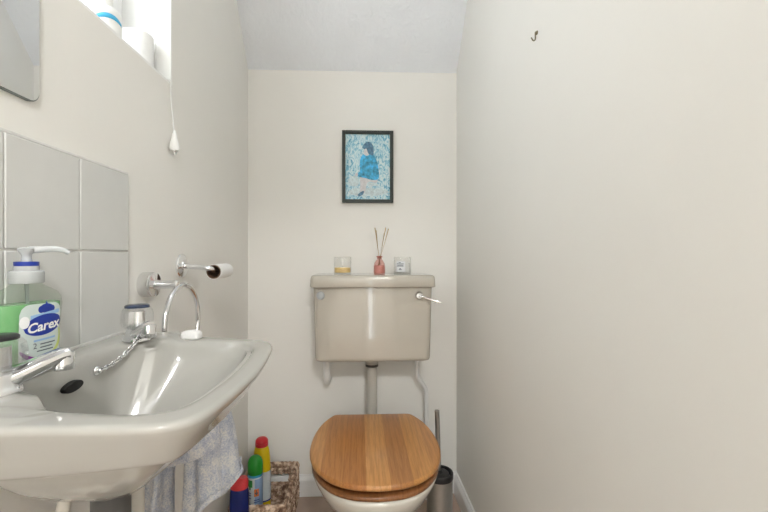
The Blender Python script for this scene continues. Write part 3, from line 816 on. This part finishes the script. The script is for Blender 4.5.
# overflow stub on the left
bm = B(); lathe(bm, [(.0165, .6015), (.0165, .592), (.0145, .590)], (-.128, 1.60, 0), seg=28); obj('overflow_nut', bm, M['flushpipe'], cs, smooth=35)
bm = B(); tube(bm, smoothpath([(-.128, 1.60, .592), (-.128, 1.60, .54), (-.128, 1.605, .51), (-.128, 1.625, .49), (-.128, 1.655, .486), (-.128, 1.679, .486)], 8), .0135, 18); obj('overflow_pipe', bm, M['white'], cs, smooth=60)
# supply on the right
bm = B(); lathe(bm, [(.0115, .6015), (.0115, .594), (.009, .592)], (.234, 1.615, 0), seg=24); obj('supply_nut', bm, M['flushpipe'], cs, smooth=35)
bm = B(); tube(bm, smoothpath([(.234, 1.615, .595), (.234, 1.616, .555), (.236, 1.617, .52), (.245, 1.62, .492), (.260, 1.625, .473), (.272, 1.629, .452), (.276, 1.63, .42), (.276, 1.63, .30), (.276, 1.63, .10), (.276, 1.63, 0)], 8), .0085, 16); obj('supply_pipe', bm, M['white'], cs, smooth=60)

# ------------------------------------------------------------------ toilet
wc = thing('toilet', (.049, 1.24, 0), 'cream ceramic toilet with an oak lid and seat below the cistern', 'toilet')
TXc = .049
lid_half = [(0, 1.462), (.06, 1.4622), (.115, 1.462), (.136, 1.459), (.147, 1.447), (.160, 1.423), (.177, 1.382), (.190, 1.325), (.1965, 1.265), (.196, 1.20), (.184, 1.137), (.160, 1.083), (.120, 1.037), (.065, 1.008), (0, .999)]
def loop_half(half, k=6):
    h = smoothpath([(a, b, 0) for a, b in half], k)
    h = [(max(p.x, 0), p.y) for p in h]; h[0] = (0, h[0][1])
    return [(a, b) for a, b in h] + [(-a, b) for a, b in h[-2:0:-1]]
LID = loop_half(lid_half)
def scl(o, d, c=(0, 1.24)):
    n = len(o); out = []
    for i in range(n):
        a, b = o[i - 1], o[(i + 1) % n]; tx, ty_ = b[0] - a[0], b[1] - a[1]; l = math.hypot(tx, ty_) or 1
        nx, ny = -ty_ / l, tx / l
        if nx * (c[0] - o[i][0]) + ny * (c[1] - o[i][1]) < 0: nx, ny = -nx, -ny
        out.append((o[i][0] + nx * d, o[i][1] + ny * d))
    return out
def R3(o, z): return [(TXc + x, y, z) for x, y in o]
bm = B()
loft(bm, [R3(scl(LID, .010), .4045), R3(scl(LID, .004), .4050), R3(scl(LID, .0012), .4070), R3(LID, .4100), R3(LID, .4130), R3(scl(LID, .0012), .4168), R3(scl(LID, .0035), .4192), R3(scl(LID, .008), .4204)], True, True)
obj('lid', bm, M['oak_lid'], wc, smooth=50)
bm = B(); SE = scl(LID, .006); HOL = scl(LID, .075)
HOL = [(x * .92, max(min(y, 1.36), 1.08)) for x, y in HOL]
loft(bm, [R3(scl(SE, .008), .3755), R3(scl(SE, .002), .3765), R3(SE, .3800), R3(SE, .3845), R3(scl(SE, .003), .3885), R3(scl(SE, .010), .3905), R3(HOL, .3905), R3(HOL, .3765), R3(scl(SE, .008), .3755)], False, False)
obj('seat', bm, M['oak_seat'], wc, smooth=50)
for sx in (-1, 1):
    bm = B(); lathe(bm, [(.012, .366), (.012, .4030), (.010, .4044)], (TXc + sx * .075, 1.425, 0), seg=24); obj('hinge', bm, M['chrome'], wc, smooth=35)
    for yb in (1.08,):
        bm = B(); lathe(bm, [(.009, .3900), (.009, .4044)], (TXc + sx * .12, yb, 0), seg=16); obj('lid_buffer', bm, M['darkplastic'], wc, smooth=35)
bm = B()
def pan(hw_, yb, yf, n=72, e=.9):
    cy = (yb + yf) / 2; out = []
    for i in range(n):
        t = 2 * PI * i / n; st, ct = math.sin(t), math.cos(t)
        # fuller at the back, rounder at the front
        y = cy + (yb - yf) / 2 * math.copysign(abs(st) ** (.75 if st > 0 else 1.0), st)
        x = hw_ * math.copysign(abs(ct) ** (.85 if st > 0 else .95), ct)
        out.append((x, y))
    return out
loft(bm, [R3(pan(.115, 1.50, 1.14), 0), R3(pan(.115, 1.50, 1.14), .015), R3(pan(.105, 1.50, 1.155), .05), R3(pan(.104, 1.50, 1.155), .13), R3(pan(.112, 1.50, 1.14), .19),
          R3(pan(.138, 1.50, 1.10), .25), R3(pan(.172, 1.495, 1.045), .30), R3(pan(.187, 1.49, 1.018), .34), R3(pan(.193, 1.485, 1.006), .362), R3(pan(.193, 1.485, 1.006), .370), R3(pan(.190, 1.48, 1.010), .3745),
          R3(pan(.145, 1.40, 1.06), .3745), R3(pan(.138, 1.39, 1.07), .360), R3(pan(.11, 1.36, 1.10), .26), R3(pan(.05, 1.30, 1.18), .20)], True, True)
obj('bowl', bm, M['pan'], wc, smooth=60)
bm = B(); lathe(bm, [(.024, 0), (.034, .002), (.034, .012), (.027, .020), (.024, .020), (.024, 0)], (TXc + .0025, 1.5008, .283), (0, 1, 0), 32, False, False); obj('flush_cone', bm, M['greyplastic'], wc, smooth=35)

# ------------------------------------------------------------------ on the cistern lid
LZ = .9254
def candle(name, x, y, wax, wh, label, group=None):
    t = thing(name, (x, y, LZ), label, 'candle')
    bm = B(); lathe(bm, [(.0001, 0), (.031, 0), (.0335, .002), (.034, .006), (.034, .066), (.0335, .067), (.0325, .066), (.0323, .008), (.030, .0055), (.0001, .0055)], (x, y, LZ), seg=44, c0=False, c1=False); obj('glass', bm, M['jar'], t, smooth=40)
    bm = B(); lathe(bm, [(.0295, .006), (.0316, .008), (.0316, wh), (.030, wh + .001), (.012, wh - .002), (.0001, wh - .002)], (x, y, LZ), seg=40); obj('wax', bm, wax, t, smooth=40)
    bm = B(); tube(bm, [(x, y, LZ + wh - .002), (x + .001, y, LZ + wh + .007)], .0009, 8); obj('wick', bm, M['darkplastic'], t)
    return t
candle('jar_candle', -.0645, 1.575, M['wax_y'], .024, 'glass jar candle low in yellow wax, left end of the cistern lid')
c2 = candle('jar_candle', .1715, 1.575, M['wax_w'], .044, 'glass jar candle with a printed pale label, right of the reed diffuser')
bm = B(); A_ = []
def cyl(r, c, a, z): return V((c[0] + r * math.cos(a), c[1] + r * math.sin(a), LZ + z))
cc = (.1715, 1.575)
def band(bm, r, c, a0, a1, zz0, zz1, mi=0, n=10):
    cols = [[cyl(r, c, math.radians(a0 + (a1 - a0) * i / n), z) for z in (zz0, zz1)] for i in range(n + 1)]
    loft(bm, cols, False, False, False, mi)
band(bm, .0343, cc, -138, -78, .010, .050)
for k, (a, b) in enumerate(((-122, -106), (-134, -88), (-132, -90), (-134, -90), (-117, -105), (-120, -100))):
    z = (.046, .0405, .0355, .0315, .022, .018)[k]
    band(bm, .0346, cc, a, b, z - .0012, z + .0012, 1, 6)
prop(obj('label', bm, [M['paperlabel'], M['ink']], c2), 'pale label with small grey print')

rd = thing('reed_diffuser', (.0805, 1.575, LZ), 'pink glass reed diffuser with wooden sticks on the cistern lid', 'reed diffuser')
ro_ = (.0805, 1.575, LZ)
bm = B(); lathe(bm, [(.0001, 0), (.0205, 0), (.0225, .002), (.023, .006), (.0225, .030), (.020, .042), (.0135, .053), (.0095, .058), (.009, .063), (.0125, .067), (.0125, .070), (.0085, .071), (.0078, .06)], ro_, seg=40, c0=False, c1=False); obj('glass_bottle', bm, M['pinkglass'], rd, smooth=40)
bm = B(); lathe(bm, [(.019, .003), (.0205, .006), (.0200, .028), (.018, .034), (.0001, .034)], ro_, seg=36); obj('oil', bm, M['pinkliq'], rd, smooth=40)
for (dx, dy, ln) in ((-.018, -.004, .182), (-.013, .008, .172), (.036, .002, .178), (.024, -.010, .182), (.020, .012, .160)):
    bm = B(); a = V(ro_) + V((-dx * .35, -dy * .35, .006)); b = V(ro_) + V((dx, dy, ln)); tube(bm, [a, b], .0019, 8); obj('reed', bm, M['reed'], rd, smooth=60)

# ------------------------------------------------------------------ toilet brush
bp = V((.281, 1.385, 0))
bh = thing('brush_holder', bp, 'brushed steel toilet brush holder on the floor right of the toilet', 'brush holder')
bm = B(); lathe(bm, [(.047, 0), (.048, .002), (.048, .014), (.046, .016)], bp, seg=44); obj('base_ring', bm, M['darkplastic'], bh, smooth=35)
bm = B(); lathe(bm, [(.0445, .015), (.0445, .224), (.0425, .224), (.0425, .015)], bp, seg=48, c0=False, c1=False); obj('canister', bm, M['steel'], bh, smooth=35)
bm = B(); lathe(bm, [(.0425, .2245), (.0462, .225), (.0470, .227), (.0470, .242), (.0455, .2455), (.042, .246), (.040, .2445), (.040, .226), (.0425, .2245)], bp, seg=48, c0=False, c1=False); obj('rim_collar', bm, M['darkplastic'], bh, smooth=35)
br = thing('toilet_brush', bp + V((0, 0, .02)), 'steel rod of a toilet brush standing up out of its holder', 'toilet brush')
tl = V((-.010, -.004, 0))
bm = B(); lathe(bm, [(.0001, .236), (.034, .236), (.0355, .238), (.0355, .241), (.030, .2435), (.014, .2455), (.012, .252), (.0085, .253)], bp + tl * .3, seg=40, c0=False); obj('splash_disc', bm, M['darkplastic'], br, smooth=35)
bm = B(); tube(bm, [bp + tl * .3 + V((0, 0, .12)), bp + tl * .3 + V((0, 0, .25)), bp + tl + V((0, 0, .458)), bp + tl + V((0, 0, .460))], .0082, 18); obj('handle_rod', bm, M['steel'], br, smooth=50)
bm = B(); lathe(bm, [(.006, .03), (.028, .035), (.033, .05), (.033, .10), (.026, .118), (.008, .122)], bp, seg=36, flute=(18, .06)); obj('bristle_head', bm, M['white'], br, smooth=50)

# ------------------------------------------------------------------ wicker basket and its bottles
BX0, BX1, BY0, BY1, BH = -.436, -.252, 1.368, 1.650, .150
bk = thing('wicker_basket', ((BX0 + BX1) / 2, (BY0 + BY1) / 2, 0), 'brown woven open basket on the floor in the back left corner', 'basket')
def weave(bm, p0, p1, nrm, z0, z1, rows, hole=None):
    p0, p1, nrm = V(p0), V(p1), V(nrm); d = p1 - p0; ln = d.length; d.normalize()
    st = .0165; n = int(ln / st)
    for r in range(rows):
        z = z0 + (z1 - z0) * (r + .5) / rows
        for side in (-1, 1):
            for i in range(n + 1):
                s = min(ln - .004, .004 + i * (ln - .008) / n + (st / 2 if side > 0 else 0))
                if hole and hole[0] < s < hole[1] and hole[2] < z < hole[3]: continue
                tilt = .55 * (1 if (r + (side > 0)) % 2 else -1)
                rot = Matrix((d, nrm, V((0, 0, 1)))).transposed() @ Matrix.Rotation(-tilt, 3, 'Y')
                c = p0 + d * s + V((0, 0, z)) + nrm * side * .0035 + V((random.uniform(-.001, .001),) * 3)
                ball(bm, c, .0115, 10, (1.05, .50, .42), rot)
def wall_part(name, p0, p1, nrm, hole=None):
    bm = B(); weave(bm, p0, p1, nrm, .008, BH - .006, 11, hole)
    p0, p1, nrm = V(p0), V(p1), V(nrm); d = (p1 - p0); ln = d.length; d.normalize()
    segs = [(0, ln, .004, BH - .008)] if not hole else [(0, hole[0], .004, BH - .008), (hole[1], ln, .004, BH - .008), (hole[0], hole[1], .004, hole[2]), (hole[0], hole[1], hole[3], BH - .008)]
    for a, b, z0, z1 in segs:
        q_ = [p0 + d * a, p0 + d * b]
        loft(bm, [[q_[0] - nrm * .002 + V((0, 0, z)), q_[0] + nrm * .002 + V((0, 0, z)), q_[1] + nrm * .002 + V((0, 0, z)), q_[1] - nrm * .002 + V((0, 0, z))] for z in (z0, z1)])
    return obj(name, bm, M['wicker'], bk, smooth=60)
wall_part('front_panel', (BX0, BY0, 0), (BX1, BY0, 0), (0, -1, 0), (.055, .130, .085, .120))
wall_part('back_panel', (BX0, BY1, 0), (BX1, BY1, 0), (0, 1, 0), (.055, .150, .072, .112))
wall_part('side_panel', (BX0, BY0, 0), (BX0, BY1, 0), (-1, 0, 0))
wall_part('side_panel', (BX1, BY0, 0), (BX1, BY1, 0), (1, 0, 0))
bm = B(); box(bm, BX0, BX1, BY0, BY1, .001, .007); obj('basket_bottom', bm, M['wicker'], bk)
bm = B()
for ph in (0, PI):
    pts = []; per = [(BX0, BY0), (BX1, BY0), (BX1, BY1), (BX0, BY1)]
    for a, b in zip(per, per[1:] + per[:1]):
        k = int(math.hypot(a[0] - b[0], a[1] - b[1]) / .004)
        for i in range(k): pts.append((a[0] + (b[0] - a[0]) * i / k, a[1] + (b[1] - a[1]) * i / k))
    tube(bm, [(x, y, BH - .003 + .0032 * math.sin(i * .75 + ph)) for i, (x, y) in enumerate(pts)], .0058, 8, closed=True)
obj('rim_braid', bm, M['wicker'], bk, smooth=60)

# yellow bottle with red cap
yb_ = V((-.372, 1.548, .0072))
yb = thing('cleaner_bottle', yb_, 'yellow cleaner bottle with a red cap standing in the wicker basket', 'bottle')
def oval(bm, prof, o, kx=1.0, ky=1.0, seg=40, c0=True, c1=True, lean=0, mi=0):
    loft(bm, [[V(o) + V((r * kx * math.cos(2 * PI * i / seg) + lean * h, r * ky * math.sin(2 * PI * i / seg), h)) for i in range(seg)] for r, h in prof], c0, c1, True, mi)
bm = B(); oval(bm, [(.031, 0), (.0335, .003), (.034, .008), (.034, .15), (.033, .185), (.031, .222), (.0285, .246), (.025, .258), (.021, .265)], yb_, 1, .75); obj('bottle_body', bm, M['yellow'], yb, smooth=45)
bm = B(); oval(bm, [(.0347, .060), (.0344, .172)], yb_, 1, .76, c0=False, c1=False)
oval(bm, [(.0350, .060), (.0350, .066)], yb_, 1, .765, c0=False, c1=False, mi=1)
prop(obj('label', bm, [M['canwhite'], M['blue']], yb, smooth=40), 'pale wraparound label')
bm = B(); lathe(bm, [(.0215, .262), (.0240, .264), (.0242, .272), (.0225, .2735), (.0225, .275), (.0240, .2765), (.0230, .285), (.018, .291), (.010, .294), (.0001, .2945)], yb_, seg=40, flute=(24, .012)); obj('screw_cap', bm, M['red'], yb, smooth=40)
# green-capped spray can
gc_ = V((-.372, 1.452, .0072))
gc = thing('spray_can', gc_, 'white and blue spray can with a green domed cap in the wicker basket', 'spray can')
bm = B(); lathe(bm, [(.0235, 0), (.0255, .002), (.0260, .006), (.0260, .211), (.0255, .214)], gc_, seg=44)
def gband(a0, a1, z0, z1, mi, r=.02625, n=10):
    loft(bm, [[gc_ + V((r * math.cos(math.radians(a0 + (a1 - a0) * i / n)), r * math.sin(math.radians(a0 + (a1 - a0) * i / n)), z)) for z in (z0, z1)] for i in range(n + 1)], False, False, False, mi)
gband(-80, 20, .02, .200, 1); gband(-150, 10, .204, .2125, 2, .0263)
gband(-142, -98, .172, .197, 3, .0264); gband(-128, -112, .163, .173, 3, .0264)
gband(-84, -48, .140, .166, 4, .0265)
gband(-70, -62, .144, .162, 5, .0266); gband(-78, -54, .149, .154, 5, .0266)
for z in (.150, .142, .132, .110, .100): gband(-140, -108, z, z + .003, 6, .0264)
for z in (.126, .119, .098): gband(-86, -40, z, z + .0025, 6, .0264)
prop(obj('can_body', bm, [M['canwhite'], M['canblue'], M['skyblue'], M['leafgreen'], M['orange'], M['ink'], M['blue']], gc, smooth=40), 'white and pale blue printed can with a small orange square')
bm = B(); lathe(bm, [(.0262, .2125), (.0268, .2145), (.0268, .242), (.0255, .252), (.0215, .263), (.0150, .270), (.0075, .2735), (.0001, .2742)], gc_, seg=44); obj('domed_cap', bm, M['green'], gc, smooth=45)
# blue bottle in front of the basket
nb_ = V((-.388, 1.314, 0))
nb = thing('cleaner_bottle', nb_, 'dark blue bottle with a slanted red cap in front of the wicker basket', 'bottle')
bm = B(); oval(bm, [(.028, 0), (.031, .003), (.0315, .01), (.0315, .12), (.0308, .190), (.0295, .232), (.0275, .244), (.0245, .249)], nb_, 1, .8); obj('bottle_body', bm, M['navy'], nb, smooth=45)
bm = B(); rings = []
for r, h in ((.0275, .2465), (.0282, .2485), (.0275, .255), (.0255, .262), (.0225, .269), (.019, .274), (.0165, .2775), (.015, .279)):
    k = max(0, (h - .252) / .027)
    rings.append([nb_ + V((r * math.cos(2 * PI * i / 40) + .010 * k, r * .8 * math.sin(2 * PI * i / 40), h)) for i in range(40)])
loft(bm, rings); obj('slanted_cap', bm, M['coral'], nb, smooth=45)

# ------------------------------------------------------------------ added fill lights, sky, camera
cl = thing('fill_light', (0, .72, ZC), 'unseen round opal fitting added on the ceiling to light the room', 'fill light')  # out of view, added to brighten the room from above
bm = B(); lathe(bm, [(.150, ZC - .03), (.155, ZC - .025), (.155, ZC)], (0, .72, 0), seg=48); obj('fill_light_base', bm, M['grip'], cl, smooth=35)
bm = B(); lathe(bm, [(.0001, ZC - .085), (.06, ZC - .082), (.10, ZC - .070), (.130, ZC - .050), (.145, ZC - .030)], (0, .72, 0), seg=48, c0=False, c1=True); obj('diffuser', bm, M['fillglass'], cl, smooth=50)
hl = thing('fill_light', (.30, -1.3, ZC), 'unseen round opal fitting added in the hallway to light the room through the door', 'fill light')  # out of view, added to brighten the back wall through the doorway
bm = B(); lathe(bm, [(.150, ZC - .03), (.155, ZC - .025), (.155, ZC)], (.30, -1.3, 0), seg=48); obj('fill_light_base', bm, M['grip'], hl, smooth=35)
bm = B(); lathe(bm, [(.0001, ZC - .085), (.06, ZC - .082), (.10, ZC - .070), (.130, ZC - .050), (.145, ZC - .030)], (.30, -1.3, 0), seg=48, c0=False, c1=True); obj('diffuser', bm, M['hallfill'], hl, smooth=50)

w = bpy.data.worlds.new('overcast_sky'); bpy.context.scene.world = w; w.use_nodes = True
bg = w.node_tree.nodes['Background']; bg.inputs['Color'].default_value = (.93, .97, 1, 1); bg.inputs['Strength'].default_value = 5.5

cam = bpy.data.cameras.new('camera'); co = bpy.data.objects.new('camera', cam); C.objects.link(co)
co.location = (0, 0, 1.0); co.rotation_euler = (PI / 2, 0, -math.atan(.04))
cam.sensor_width = 36; cam.lens = 400 / 768 * 36; cam.shift_x = 9 / 768; cam.shift_y = -1 / 768; cam.clip_start = .01
sc = bpy.context.scene; sc.camera = co
vs = sc.view_settings; sc.display_settings.display_device = 'sRGB'
vs.view_transform = 'Standard'; vs.look = 'None'; vs.exposure = .55; vs.gamma = 1; vs.use_curve_mapping = False
